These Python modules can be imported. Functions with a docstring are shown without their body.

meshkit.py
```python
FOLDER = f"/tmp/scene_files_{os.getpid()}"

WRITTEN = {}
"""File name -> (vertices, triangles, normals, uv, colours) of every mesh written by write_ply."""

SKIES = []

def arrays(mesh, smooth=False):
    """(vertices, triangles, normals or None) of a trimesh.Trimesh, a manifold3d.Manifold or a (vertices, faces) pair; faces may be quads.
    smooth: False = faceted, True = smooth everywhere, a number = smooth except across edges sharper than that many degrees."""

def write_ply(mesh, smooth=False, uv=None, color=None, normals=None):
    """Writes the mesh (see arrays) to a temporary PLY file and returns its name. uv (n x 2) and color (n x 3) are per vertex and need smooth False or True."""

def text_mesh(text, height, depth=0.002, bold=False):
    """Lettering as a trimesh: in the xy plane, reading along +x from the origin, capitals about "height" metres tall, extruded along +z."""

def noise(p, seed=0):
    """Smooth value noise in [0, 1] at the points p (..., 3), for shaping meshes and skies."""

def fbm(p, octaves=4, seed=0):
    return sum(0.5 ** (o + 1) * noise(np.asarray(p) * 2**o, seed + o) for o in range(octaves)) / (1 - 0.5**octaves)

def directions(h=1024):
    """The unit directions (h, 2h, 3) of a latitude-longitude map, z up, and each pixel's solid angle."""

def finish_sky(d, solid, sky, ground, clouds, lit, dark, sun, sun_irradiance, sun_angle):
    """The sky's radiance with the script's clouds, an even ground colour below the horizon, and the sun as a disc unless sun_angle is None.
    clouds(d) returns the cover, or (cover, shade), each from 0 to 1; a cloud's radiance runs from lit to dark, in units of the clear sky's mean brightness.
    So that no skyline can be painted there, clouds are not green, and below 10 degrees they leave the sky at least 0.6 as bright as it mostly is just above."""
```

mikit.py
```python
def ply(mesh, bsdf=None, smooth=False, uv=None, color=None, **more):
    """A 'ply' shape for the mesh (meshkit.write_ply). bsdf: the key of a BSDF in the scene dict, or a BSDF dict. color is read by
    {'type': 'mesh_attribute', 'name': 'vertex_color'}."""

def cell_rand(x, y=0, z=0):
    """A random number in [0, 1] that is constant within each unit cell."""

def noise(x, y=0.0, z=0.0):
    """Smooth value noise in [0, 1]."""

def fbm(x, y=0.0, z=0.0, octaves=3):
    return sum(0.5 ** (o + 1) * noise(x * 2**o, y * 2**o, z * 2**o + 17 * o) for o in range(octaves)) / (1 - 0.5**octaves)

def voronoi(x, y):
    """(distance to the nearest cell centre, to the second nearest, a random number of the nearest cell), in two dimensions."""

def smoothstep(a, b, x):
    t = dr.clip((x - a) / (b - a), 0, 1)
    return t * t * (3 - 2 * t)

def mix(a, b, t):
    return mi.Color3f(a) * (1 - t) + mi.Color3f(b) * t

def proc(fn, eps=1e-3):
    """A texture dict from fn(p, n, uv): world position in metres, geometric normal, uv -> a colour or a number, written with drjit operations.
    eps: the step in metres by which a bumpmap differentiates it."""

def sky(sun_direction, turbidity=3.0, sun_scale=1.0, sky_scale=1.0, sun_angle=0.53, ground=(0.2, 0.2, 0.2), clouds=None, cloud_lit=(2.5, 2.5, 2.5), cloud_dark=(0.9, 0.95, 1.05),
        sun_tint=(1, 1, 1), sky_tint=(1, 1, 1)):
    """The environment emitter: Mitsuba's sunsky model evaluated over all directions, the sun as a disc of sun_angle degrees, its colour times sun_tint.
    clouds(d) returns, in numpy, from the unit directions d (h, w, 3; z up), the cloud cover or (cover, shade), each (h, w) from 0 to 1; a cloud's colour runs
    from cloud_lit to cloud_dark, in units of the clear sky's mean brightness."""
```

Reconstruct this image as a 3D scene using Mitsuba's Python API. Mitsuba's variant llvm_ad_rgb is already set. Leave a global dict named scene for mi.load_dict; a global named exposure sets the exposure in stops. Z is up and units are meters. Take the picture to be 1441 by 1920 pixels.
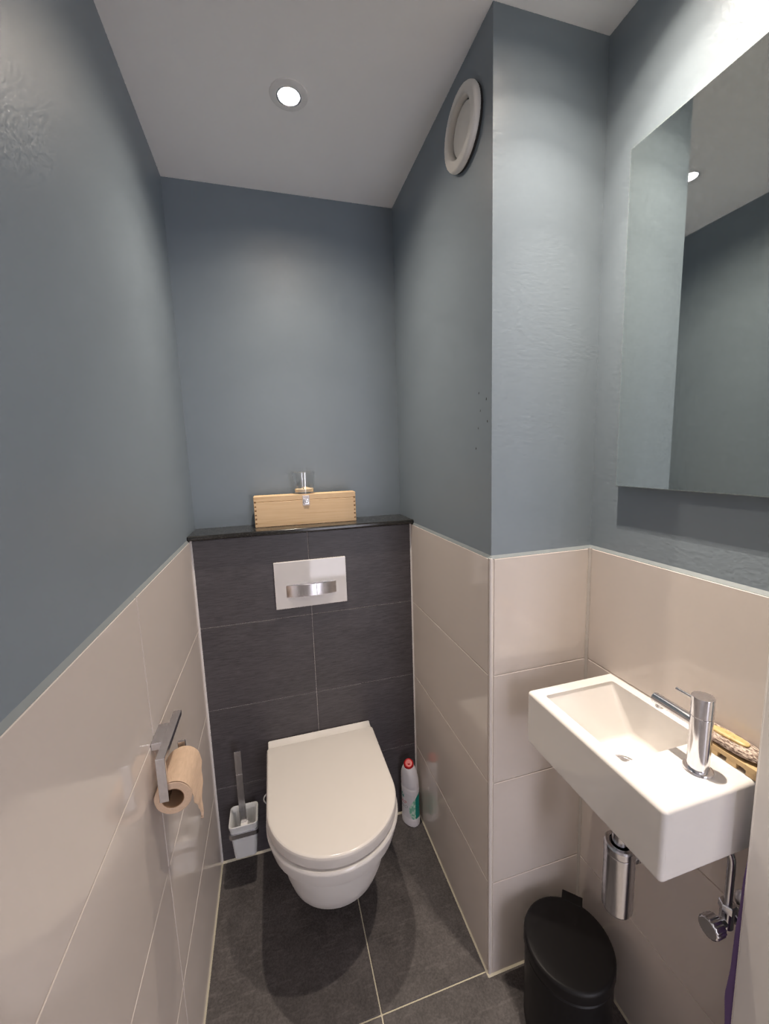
import math
import numpy as np
import trimesh
import manifold3d as m3
import drjit as dr
import mitsuba as mi
import mikit
import meshkit
from mikit import ply, proc, noise, fbm, smoothstep, mix

T = mi.ScalarTransform4f
scene, labels = {}, {}

# ------------------------------------------------------------------ camera, light, exposure
CAM = np.array([0.26277, -1.40473, 1.45123])
FWD = np.array([0.26718, 0.95399, -0.13607])
UP = np.array([0.06836, 0.12209, 0.99016])
scene['camera'] = {'type': 'perspective', 'fov': 87.3178, 'fov_axis': 'x', 'near_clip': 0.01, 'far_clip': 50.0,
                   'to_world': T().look_at(origin=CAM.tolist(), target=(CAM + FWD).tolist(), up=UP.tolist())}
exposure = 0.13
LAMP_TOILET = (0.373, -0.250)      # the two recessed ceiling spots
LAMP_SINK = (0.844, -0.760)
LAMP_RADIANCE = np.array([1.0, 0.87, 0.73])
POWER_TOILET, POWER_SINK = 700.0, 200.0    # radiance of the lamps' faces
SPOT_TOILET, SPOT_SINK = 4.4, 10.4             # intensity of their beams
BEAM_TOILET, BEAM_SINK = ((36.0, 0.50), (52.0, 0.32), (66.0, 0.18)), ((33.0, 0.52), (47.0, 0.32), (62.0, 0.16))     # a lens's beam as nested cones: cut-off in degrees, share
AIM_TOILET, AIM_SINK = (0.0, -0.02), (0.09, -0.13)   # the lamps' tilt: sideways shift per metre of drop
HALL_WINDOW = np.array([0.93, 0.92, 1.04]) * 4.6
HALL_LAMP = np.array([1.0, 0.94, 0.90]) * 8.0

# ------------------------------------------------------------------ the room's measures (metres)
W1, W2, D, YC, H = 0.7553, 1.0448, 0.1394, -0.5694, 2.3557
ZT, ZL, ZF = 1.2005, 1.2187, 0.005   # top of the wall tiles, of the granite ledge, of the floor
PR = 0.006                            # the paint lies this far behind the tiles
YF = -1.02                            # inner face of the front wall with the doorway
XJ, XL = 0.9575, 0.018                 # the doorway's jambs

# ------------------------------------------------------------------ materials


def principled(color, rough=0.5, **kw):
    return {'type': 'principled', 'base_color': color if isinstance(color, dict) else {'type': 'rgb', 'value': list(color)}, 'roughness': rough, **kw}


def bumped(bsdf, fn, scale, eps=6e-4):
    return {'type': 'bumpmap', 'arbitrary': proc(fn, eps), 'scale': scale, 'bsdf': bsdf}


def paint_color(p, n, uv):
    k = fbm(p.x * 3.1, p.y * 3.1, p.z * 3.1) - 0.5
    c = mi.Color3f(0.195, 0.234, 0.268) * (1 + 0.12 * k)
    spots = mi.Float(0)
    for y, z, s in ((-0.5037, 1.5959, 1.0), (-0.5391, 1.5771, 1.1), (-0.5114, 1.5536, 0.8), (-0.5441, 1.5254, 0.9), (-0.5008, 1.5127, 1.0), (-0.4898, 1.464, 1.2)):
        d = dr.sqrt(dr.square((p.y - y) * 1.5) + dr.square(p.z - z)) / (0.0035 * s)
        spots = dr.maximum(spots, dr.select(dr.abs(p.x - W1) < 0.012, 1 - smoothstep(0.6, 1.0, d), 0))
    return mix(c, mi.Color3f(0.03, 0.033, 0.035), spots)


def paint_relief(p, n, uv):
    return fbm(p.x * 230, p.y * 230, p.z * 190, octaves=2)


def slate_color(p, n, uv):
    a = fbm(p.x * 45 + p.y * 45, p.z * 420, p.y * 60)
    b = fbm(p.x * 9, p.y * 9, p.z * 14)
    return mi.Color3f(0.058, 0.052, 0.057) * (0.45 + 0.75 * a + 0.35 * b)


def floor_color(p, n, uv):
    a = fbm(p.x * 260, p.y * 260, 3.0)
    b = fbm(p.x * 22, p.y * 22, 1.0)
    streak = smoothstep(0.62, 0.8, fbm(p.x * 30 + p.y * 18, p.y * 140, 7.0))
    return mi.Color3f(0.078, 0.070, 0.069) * (0.35 + 0.7 * a + 0.5 * b + 0.25 * streak)


def granite_color(p, n, uv):
    a = noise(p.x * 420, p.y * 420, p.z * 420)
    b = noise(p.x * 900 + 7, p.y * 900, p.z * 900)
    c = mi.Color3f(0.012, 0.0115, 0.011)
    c = mix(c, mi.Color3f(0.06, 0.057, 0.05), smoothstep(0.66, 0.8, a))
    return mix(c, mi.Color3f(0.30, 0.29, 0.26), smoothstep(0.88, 0.97, b) * smoothstep(0.5, 0.7, a))


def pine_color(p, n, uv):
    w = fbm(p.x * 5.0, p.y * 60, p.z * 60)
    g = fbm(p.x * 18, p.y * 300, p.z * 300)
    line = 0.5 + 0.5 * dr.sin(p.z * 420 + 16 * w + p.x * 9)
    c = mix(mi.Color3f(0.68, 0.48, 0.28), mi.Color3f(0.59, 0.39, 0.20), 0.55 * line * w + 0.35 * (g - 0.3))
    return mix(c, mi.Color3f(0.45, 0.235, 0.085), 0.6 * smoothstep(0.6, 0.8, w))


def felt_color(p, n, uv):
    a = fbm(p.x * 500, p.y * 260, p.z * 500)
    return mix(mi.Color3f(0.12, 0.082, 0.066), mi.Color3f(0.50, 0.41, 0.35), smoothstep(0.3, 0.7, a))


def soap_color(p, n, uv):
    a = fbm(p.x * 240, p.y * 240, p.z * 240)
    return mix(mi.Color3f(0.46, 0.345, 0.155), mi.Color3f(0.36, 0.25, 0.09), smoothstep(0.5, 0.75, a))


def paper_color(p, n, uv):
    a = fbm(p.x * 300, p.y * 90, p.z * 300)
    return mi.Color3f(0.53, 0.385, 0.275) * (0.88 + 0.22 * a)


def label_color(p, n, uv):
    # uv: u round the bottle, v up
    u, v = uv.x, uv.y
    teal, leaf, white = mi.Color3f(0.0, 0.25, 0.20), mi.Color3f(0.22, 0.52, 0.38), mi.Color3f(0.74, 0.73, 0.76)
    arc = 0.35 + dr.square(v - 0.35)
    green = smoothstep(-0.01, 0.01, u - arc) * smoothstep(-0.01, 0.01, 1.2 - v)
    m = smoothstep(0.42, 0.6, fbm(u * 26, v * 17, 2.0)) * smoothstep(0.01, -0.01, u - 0.605)
    c = mix(white, mix(teal, mix(leaf, mi.Color3f(0.6, 0.75, 0.66), m), smoothstep(0.01, -0.01, u - 0.605)), green)
    red = dr.select((dr.abs(u - 0.17) < 0.10) & (dr.abs(v - 0.60) < 0.055), smoothstep(0.5, 0.56, noise(u * 60, v * 26, 5.0)), 0)
    grey = dr.select((dr.abs(u - 0.18) < 0.12) & (dr.abs(v - 0.42) < 0.07), 0.6 * smoothstep(0.5, 0.6, noise(u * 80, v * 34, 9.0)), 0)
    tq = dr.select((dr.abs(u - 0.13) < 0.09) & (dr.abs(v - 0.86) < 0.08), smoothstep(0.45, 0.55, noise(u * 30, v * 14, 3.0)), 0)
    c = mix(c, mi.Color3f(0.55, 0.03, 0.03), red)
    c = mix(c, mi.Color3f(0.25, 0.25, 0.27), grey)
    return mix(c, teal, tq)


MATS = {
    'paint': bumped(principled(proc(paint_color), 0.42, specular=0.4), paint_relief, 0.0005),
    'paint_bead': principled((0.21, 0.235, 0.245), 0.5),
    'plaster': principled((0.90, 0.895, 0.89), 0.7),
    'white_tile': principled((0.60, 0.540, 0.498), 0.10, specular=0.5),
    'grout_light': principled((0.66, 0.61, 0.54), 0.8),
    'grout_grey': principled((0.36, 0.33, 0.32), 0.8),
    'grout_beige': principled((0.50, 0.46, 0.36), 0.75),
    'corner_seal': principled((0.42, 0.385, 0.36), 0.6),
    'white_seal': principled((0.66, 0.63, 0.62), 0.5),
    'profile': principled((0.60, 0.555, 0.53), 0.3),
    'slate': principled(proc(slate_color), 0.42, specular=0.45),
    'floor_tile': principled(proc(floor_color), 0.48, specular=0.4),
    'granite': principled(proc(granite_color), 0.14, specular=0.5),
    'ceramic': principled((0.66, 0.635, 0.61), 0.07, specular=0.55),
    'seat_plastic': principled((0.58, 0.55, 0.52), 0.14, specular=0.5),
    'white_glass': principled((0.66, 0.635, 0.625), 0.05, specular=0.5),
    'chrome': {'type': 'roughconductor', 'material': 'none', 'alpha': 0.03, 'specular_reflectance': {'type': 'rgb', 'value': [0.80, 0.80, 0.83]}},
    'satin_chrome': {'type': 'roughconductor', 'material': 'none', 'alpha': 0.14, 'specular_reflectance': {'type': 'rgb', 'value': [0.74, 0.74, 0.76]}},
    'chrome_dull': {'type': 'roughconductor', 'material': 'none', 'alpha': 0.06, 'specular_reflectance': {'type': 'rgb', 'value': [0.64, 0.64, 0.67]}},
    'latch_metal': {'type': 'roughconductor', 'material': 'none', 'alpha': 0.22, 'specular_reflectance': {'type': 'rgb', 'value': [0.50, 0.45, 0.42]}},
    'pine': principled(proc(pine_color), 0.5),
    'pin_wood': principled((0.20, 0.10, 0.035), 0.6),
    'clear_glass': {'type': 'thindielectric', 'int_ior': 1.62},
    'rim_glass': {'type': 'dielectric', 'int_ior': 1.5},
    'wax': principled((0.74, 0.60, 0.40), 0.5),
    'black_hole': principled((0.012, 0.012, 0.012), 0.8),
    'frosted': principled((0.86, 0.87, 0.87), 0.3, spec_trans=0.3, eta=1.45),
    'bristle': principled((0.72, 0.71, 0.71), 0.6),
    'bottle': principled((0.82, 0.80, 0.83), 0.3, specular=0.5),
    'cap_red': principled((0.50, 0.016, 0.02), 0.3, specular=0.5),
    'label': principled(proc(label_color), 0.35),
    'vent': principled((0.70, 0.67, 0.63), 0.4),
    'gasket': principled((0.03, 0.03, 0.03), 0.8),
    'lamp_white': principled((0.80, 0.79, 0.78), 0.3),
    'mirror': {'type': 'conductor', 'material': 'none', 'specular_reflectance': {'type': 'rgb', 'value': [0.80, 0.84, 0.80]}},
    'glass_edge': principled((0.30, 0.36, 0.33), 0.1),
    'mirror_back': principled((0.10, 0.10, 0.10), 0.7),
    'rack_wood': principled((0.45, 0.32, 0.165), 0.55),
    'felt': principled(proc(felt_color), 0.95),
    'soap': principled(proc(soap_color), 0.4),
    'paper': principled(proc(paper_color), 0.9),
    'card': principled((0.26, 0.155, 0.09), 0.9),
    'bin_black': principled((0.005, 0.0042, 0.0048), 0.45, specular=0.3),
    'white_wire': principled((0.70, 0.69, 0.68), 0.4),
    'purple': principled((0.14, 0.085, 0.22), 0.9, sheen=0.3),
    'frame_paint': principled((0.66, 0.63, 0.60), 0.4),
    'hall_paint': principled((0.60, 0.58, 0.56), 0.7),
    'hall_floor': principled((0.42, 0.38, 0.34), 0.3),
}
for k, v in MATS.items():
    scene['mat_' + k] = v

# ------------------------------------------------------------------ helpers


def obj(key, mesh, mat, smooth=30, **kw):
    """One entry; a key that is taken gets the next three-digit number."""
    k, i = key, 0
    while k in scene:
        i += 1
        k = '%s_%03d' % (key, i)
    scene[k] = ply(mesh, 'mat_' + mat, smooth=smooth, **kw)
    return k


def tag(key, label=None, category=None, group=None, kind=None):
    e = labels.setdefault(key, {})
    for n, v in (('label', label), ('category', category), ('group', group), ('kind', kind)):
        if v:
            e[n] = v


def struct(key, mesh, mat, label=None, smooth=30):
    k = obj(key, mesh, mat, smooth)
    tag(k, label=label, kind='structure')
    return k


def box(x0, x1, y0, y1, z0, z1):
    b = trimesh.creation.box(extents=(x1 - x0, y1 - y0, z1 - z0))
    b.apply_translation(((x0 + x1) / 2, (y0 + y1) / 2, (z0 + z1) / 2))
    return b


def hullpts(p):
    return m3.Manifold.hull_points(np.asarray(p, float))


def cbox(x0, x1, y0, y1, z0, z1, c=0.0008):
    """A box with chamfered edges: 44 triangles."""
    pts = []
    for sx in (0, 1):
        for sy in (0, 1):
            for sz in (0, 1):
                q = np.array([(x0, x1)[sx], (y0, y1)[sy], (z0, z1)[sz]])
                s = np.array([1 - 2 * sx, 1 - 2 * sy, 1 - 2 * sz]) * c
                for a in range(3):
                    t = q + s
                    t[a] = q[a]
                    pts.append(t)
    return hullpts(pts)


def ball(r, seg=16):
    return m3.Manifold.sphere(r, seg)


def rbox(x0, x1, y0, y1, z0, z1, r=0.004, seg=16):
    return m3.Manifold.batch_hull([ball(r, seg).translate((x, y, z)) for x in (x0 + r, x1 - r) for y in (y0 + r, y1 - r) for z in (z0 + r, z1 - r)])


def move(mesh, t=(0, 0, 0), rz=0.0):
    if hasattr(mesh, 'to_mesh'):
        return mesh.rotate((0, 0, math.degrees(rz))).translate(t)
    m = mesh.copy()
    m.apply_transform(trimesh.transformations.rotation_matrix(rz, (0, 0, 1)))
    m.apply_translation(t)
    return m


def lathe(profile, seg=48, origin=(0, 0, 0), axis='z'):
    """Revolve (radius, height) pairs; closed by hand where the profile meets the axis."""
    p = np.asarray(profile, float)
    a = np.linspace(0, 2 * np.pi, seg, endpoint=False)
    v = np.stack([p[:, 0][None] * np.cos(a)[:, None], p[:, 0][None] * np.sin(a)[:, None], np.broadcast_to(p[:, 1], (seg, len(p)))], -1)
    n = len(p)
    f = []
    for i in range(seg):
        j = (i + 1) % seg
        for k in range(n - 1):
            A, B, C, E = i * n + k, j * n + k, j * n + k + 1, i * n + k + 1
            if p[k, 0] > 1e-9:
                f.append((A, B, C) if p[k + 1, 0] > 1e-9 else (A, B, E))
            if p[k + 1, 0] > 1e-9:
                f.append((A, C, E))
    m = trimesh.Trimesh(v.reshape(-1, 3), np.array(f), process=False)
    m.merge_vertices()
    m.update_faces(m.nondegenerate_faces())
    if m.volume < 0:
        m.invert()
    if axis == 'x':
        m.apply_transform(trimesh.transformations.rotation_matrix(np.pi / 2, (0, 1, 0)))
    elif axis == '-x':
        m.apply_transform(trimesh.transformations.rotation_matrix(-np.pi / 2, (0, 1, 0)))
    elif axis == 'y':
        m.apply_transform(trimesh.transformations.rotation_matrix(-np.pi / 2, (1, 0, 0)))
    elif axis == '-y':
        m.apply_transform(trimesh.transformations.rotation_matrix(np.pi / 2, (1, 0, 0)))
    m.apply_translation(origin)
    return m


def rod(r, h, origin, axis='z', c=0.001, seg=40):
    c = min(c, r * 0.45, h * 0.45)
    s = c * 0.3
    return lathe([(0, 0), (r - c, 0), (r - s, s), (r, c), (r, h - c), (r - s, h - s), (r - c, h), (0, h)], seg, origin, axis)


def loft(rings, cap0=True, cap1=True):
    rings = [np.asarray(r, float) for r in rings]
    n = len(rings[0])
    v = np.vstack(rings)
    f = []
    for k in range(len(rings) - 1):
        for i in range(n):
            j = (i + 1) % n
            f += [(k * n + i, k * n + j, (k + 1) * n + j), (k * n + i, (k + 1) * n + j, (k + 1) * n + i)]
    v = list(v)
    if cap0:
        v.append(rings[0].mean(0))
        f += [(len(v) - 1, (i + 1) % n, i) for i in range(n)]
    if cap1:
        b = (len(rings) - 1) * n
        v.append(rings[-1].mean(0))
        f += [(len(v) - 1, b + i, b + (i + 1) % n) for i in range(n)]
    m = trimesh.Trimesh(np.array(v), np.array(f), process=False)
    if m.volume < 0:
        m.invert()
    return m


def tube(path, r, sides=16, smooth_steps=0):
    p = np.asarray(path, float)
    if smooth_steps:
        from scipy.interpolate import CubicSpline
        t = np.r_[0, np.cumsum(np.linalg.norm(np.diff(p, axis=0), axis=1))]
        p = CubicSpline(t, p)(np.linspace(0, t[-1], smooth_steps))
    t = np.gradient(p, axis=0)
    t /= np.linalg.norm(t, axis=1, keepdims=True)
    a = np.cross(t[0], (0, 0, 1.0) if abs(t[0][2]) < 0.9 else (1.0, 0, 0))
    rings = []
    ang = np.arange(sides) * 2 * np.pi / sides
    rr = np.broadcast_to(r, (len(p),))
    for q, d, k in zip(p, t, rr):
        a = a - d * (a @ d)
        a /= np.linalg.norm(a)
        b = np.cross(d, a)
        rings.append(q + k * (np.cos(ang)[:, None] * a + np.sin(ang)[:, None] * b))
    return loft(rings)


def prism(poly, axis, lo, hi):
    """Extrude a 2-D polygon along an axis; poly holds the two other coordinates in x, y, z order."""
    poly = np.asarray(poly, float)
    o = {'x': (1, 2, 0), 'y': (0, 2, 1), 'z': (0, 1, 2)}[axis]
    pts = []
    for h in (lo, hi):
        q = np.zeros((len(poly), 3))
        q[:, o[0]], q[:, o[1]], q[:, o[2]] = poly[:, 0], poly[:, 1], h
        pts.append(q)
    return hullpts(np.vstack(pts))


# ------------------------------------------------------------------ the setting: shells, tiles
G = 0.0015   # half a joint
TK = 0.0026  # how proud the tiles stand of the joints


def tiles(holder, axis, face, sign, cells, mat, G=G):
    """Tiles on the plane axis = face; sign is the direction the face looks; cells are (a0, a1, z0, z1) with the joints taken off here."""
    for a0, a1, b0, b1 in cells:
        lo, hi = sorted((face, face - sign * (TK + 0.001)))
        a0, a1, b0, b1 = a0 + G, a1 - G, b0 + G, b1 - G
        m = {'x': (lo, hi, a0, a1, b0, b1), 'y': (a0, a1, lo, hi, b0, b1), 'z': (a0, a1, b0, b1, lo, hi)}[axis]
        obj(holder + '__tile', cbox(*m, 0.0011), mat, smooth=False)


rows = [(ZF + 0.003, 0.3), (0.3, 0.6), (0.6, 0.9), (0.9, ZT)]
HB = 0.12  # thickness of the shell

LR, LD, LO = 0.020, 0.0110, 0.029     # lamp radius, depth of the recess, radius of the opening
slab = m3.Manifold.cube((W2 + PR + 2 * HB, D + HB - YF + 0.1, 0.1)).translate((-HB, YF - 0.1, H))
for c in (LAMP_TOILET, LAMP_SINK):
    slab = slab - m3.Manifold.cylinder(0.06, LO + 0.001, LO + 0.001, 64).translate((c[0], c[1], H - 0.01))
struct('ceiling', slab, 'plaster')
struct('floor', box(-HB, W2 + PR + HB, YF - 0.1, D + HB, ZF - 0.12, ZF - TK), 'grout_beige')
tiles('floor', 'z', ZF, 1, [(0, 0.4473, -0.5577, 0), (0.4473, W1, -0.5577, 0), (0, 0.4473, -1.115, -0.5577), (0.4473, W2, -1.115, -0.5577)], 'floor_tile', 0.0020)

YL = -1.155                            # the left wall's tiles run on to here
struct('wall_left', box(-HB, -PR, YL, D + HB, ZF, H), 'paint')
obj('wall_left__tile_backing', box(-PR, -TK, YL, 0.02, ZF, ZT - 0.002), 'grout_light', smooth=False)
tiles('wall_left', 'x', 0.0, 1, [(a, b, z0, z1) for z0, z1 in rows for a, b in ((-0.5554, 0.0), (YL, -0.5554))], 'white_tile')

struct('wall_back', box(-PR, W1 + PR, D, D + HB, ZF, H), 'paint')

struct('wall_cistern', box(-0.004, W1 + 0.004, TK, D, ZF, ZL - 0.016), 'grout_grey', label='low wall of dark tiles behind the toilet')
tiles('wall_cistern', 'y', 0.0, -1, [(a, b, z0, z1) for z0, z1 in rows for a, b in ((0.003, 0.3742), (0.3742, W1 - 0.003))], 'slate', 0.0011)

struct('wall_column', box(W1 + PR, W2 + PR + HB, YC + PR, D + HB, ZF, H), 'paint', label='blue-grey boxed column beside the toilet')
obj('wall_column__tile_backing', box(W1 + TK, W1 + PR, YC + PR, 0.02, ZF, ZT - 0.002), 'grout_light', smooth=False)
obj('wall_column__tile_backing', box(W1 + TK, W2 + PR, YC + TK, YC + PR, ZF, ZT - 0.002), 'grout_light', smooth=False)
tiles('wall_column', 'x', W1, -1, [(YC + 0.009, 0.0, z0, z1) for z0, z1 in rows], 'white_tile')
tiles('wall_column', 'y', YC, -1, [(W1 + 0.009, W2 - 0.0035, z0, z1) for z0, z1 in rows], 'white_tile')

struct('wall_right', box(W2 + PR, W2 + PR + HB, YF - 0.1, YC + PR, ZF, H), 'paint')
obj('wall_right__tile_backing', box(W2 + TK, W2 + PR, YF, YC + TK, ZF, ZT - 0.002), 'grout_light', smooth=False)
tiles('wall_right', 'x', W2, -1, [(YF, YC - 0.0035, z0, z1) for z0, z1 in rows], 'white_tile')

fw = trimesh.util.concatenate([box(XJ + 0.03, W2 + PR, YF - 0.1, YF, ZF, H), box(-PR, XJ + 0.03, YF - 0.1, YF, 2.09, H)])
struct('wall_front', fw, 'paint')
# the door frame: two jambs with a rebate for the door, and a head
obj('door_1__jamb', rbox(XJ, XJ + 0.03, YF - 0.16, YF + 0.004, ZF, 2.06, 0.0025, 12), 'frame_paint')
obj('door_1__jamb', rbox(-PR, XL, -1.20, -1.07, ZF, 2.06, 0.0025, 12), 'frame_paint')
obj('door_1__stop', rbox(XJ + 0.0010, XJ + 0.004, YF + 0.003, YF + 0.0052, ZF, 2.05, 0.0008, 12), 'frame_paint')
obj('door_1__head', rbox(-PR, XJ + 0.03, YF - 0.16, YF + 0.004, 2.06, 2.09, 0.0025, 12), 'frame_paint')
tag('door_1', label='pale grey painted door frame at the right edge', kind='structure')

# beads and profiles
bead = 0.0045


def edge_bead(n, mesh, mat):
    struct('trim_%d' % n, mesh, mat)


edge_bead(1, prism([(-PR, ZT - 0.001), (-0.0008, ZT - 0.001), (-PR, ZT + 0.0065)], 'y', YL, -0.02), 'paint_bead')
edge_bead(2, prism([(W1 + 0.0008, ZT - 0.001), (W1 + PR, ZT - 0.001), (W1 + PR, ZT + 0.0065)], 'y', YC + 0.004, -0.02), 'paint_bead')
edge_bead(3, prism([(YC + 0.0008, ZT - 0.001), (YC + PR, ZT - 0.001), (YC + PR, ZT + 0.0065)], 'x', W1 + 0.004, W2 + PR), 'paint_bead')
edge_bead(4, prism([(W2 + 0.0008, ZT - 0.001), (W2 + PR, ZT - 0.001), (W2 + PR, ZT + 0.0065)], 'y', YF, YC + PR), 'paint_bead')
# corner profile down the column's edge
edge_bead(5, m3.Manifold.batch_hull([m3.Manifold.cylinder(ZT - ZF - 0.003, 0.004, 0.004, 20).translate((W1 + 0.0035, YC + 0.0035, ZF + 0.003)),
                                     m3.Manifold.cube((0.0065, 0.0065, ZT - ZF - 0.003)).translate((W1 + 0.0005, YC + 0.0005, ZF + 0.003))]), 'profile')
# floor seals
zf = ZF - 0.0005
edge_bead(6, prism([(-0.001, zf), (bead, zf), (-0.001, zf + bead * 1.2)], 'y', YF, 0), 'grout_beige')
edge_bead(7, prism([(0.0, zf), (-bead * 1.4, zf), (0.0, zf + bead * 1.4)], 'x', 0, W1), 'grout_beige')
edge_bead(8, prism([(W1 + 0.001, zf), (W1 - bead, zf), (W1 + 0.001, zf + bead * 1.2)], 'y', YC - 0.003, 0), 'grout_beige')
edge_bead(9, prism([(YC + 0.001, zf), (YC - bead, zf), (YC + 0.001, zf + bead * 1.2)], 'x', W1 - 0.003, W2), 'grout_beige')
edge_bead(10, prism([(W2 + 0.001, zf), (W2 - bead, zf), (W2 + 0.001, zf + bead * 1.2)], 'y', YF, YC), 'grout_beige')
# upright seals
edge_bead(11, prism([(-0.0005, 0.0005), (0.0045, 0.0005), (-0.0005, -0.006)], 'z', ZF, ZT), 'white_seal')
edge_bead(12, prism([(W1 + 0.0005, 0.0005), (W1 - 0.004, 0.0005), (W1 + 0.0005, -0.005)], 'z', ZF, ZT), 'white_seal')
edge_bead(13, prism([(W2 + 0.001, YC + 0.001), (W2 - 0.004, YC + 0.001), (W2 + 0.001, YC - 0.004)], 'z', ZF, ZT), 'corner_seal')

# the hall behind the camera, from which daylight and lamp light come in through the doorway
hx0, hx1, hy = -0.55, 1.9, -3.3
struct('wall_hall_left', box(hx0 - HB, hx0, hy, YL + 0.02, ZF, H), 'hall_paint')
struct('wall_hall_right', box(hx1, hx1 + HB, hy, YF - 0.1, ZF, H), 'hall_paint')
hb = trimesh.util.concatenate([box(hx0 - HB, 0.62, hy - HB, hy, ZF, H), box(1.36, hx1 + HB, hy - HB, hy, ZF, H), box(0.62, 1.36, hy - HB, hy, ZF, 0.03), box(0.62, 1.36, hy - HB, hy, 2.02, H)])
struct('wall_hall_back', hb, 'hall_paint')
hf = trimesh.util.concatenate([box(hx0, -HB, YL, YL + 0.01, ZF, H), box(W2 + PR, hx1, YF - 0.101, YF - 0.095, ZF, H)])
struct('wall_hall_front', hf, 'hall_paint')
struct('floor_hall', box(hx0 - HB, hx1 + HB, hy - HB, YF - 0.1, ZF - 0.1, ZF), 'hall_floor')
struct('ceiling_hall', box(hx0 - HB, hx1 + HB, hy - HB, YF - 0.1, H, H + 0.1), 'plaster')
for n, m in (('window_frame', box(0.61, 0.64, hy - 0.05, hy + 0.012, 0.02, 2.03)), ('window_frame', box(1.34, 1.37, hy - 0.05, hy + 0.012, 0.02, 2.03)),
             ('window_frame', box(0.64, 1.34, hy - 0.05, hy + 0.012, 0.02, 0.05)), ('window_frame', box(0.64, 1.34, hy - 0.05, hy + 0.012, 2.00, 2.03))):
    obj('window_1__frame', m, 'frame_paint', smooth=False)
tag('window_1', label='bright glazed panel at the end of the hall, outside the frame', kind='structure')


def emitting(key, mesh, radiance, mat='lamp_white', smooth=False):
    k = obj(key, mesh, mat, smooth=smooth)
    scene[k]['emitter'] = {'type': 'area', 'radiance': {'type': 'rgb', 'value': [float(x) for x in radiance]}}
    return k


def quad(p):
    return trimesh.Trimesh(np.array(p, float), [(0, 1, 2), (0, 2, 3)], process=False)


emitting('window_1__pane', quad([(0.64, hy - 0.03, 0.05), (1.34, hy - 0.03, 0.05), (1.34, hy - 0.03, 2.00), (0.64, hy - 0.03, 2.00)][::-1]), HALL_WINDOW)

# ------------------------------------------------------------------ ceiling downlights


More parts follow.
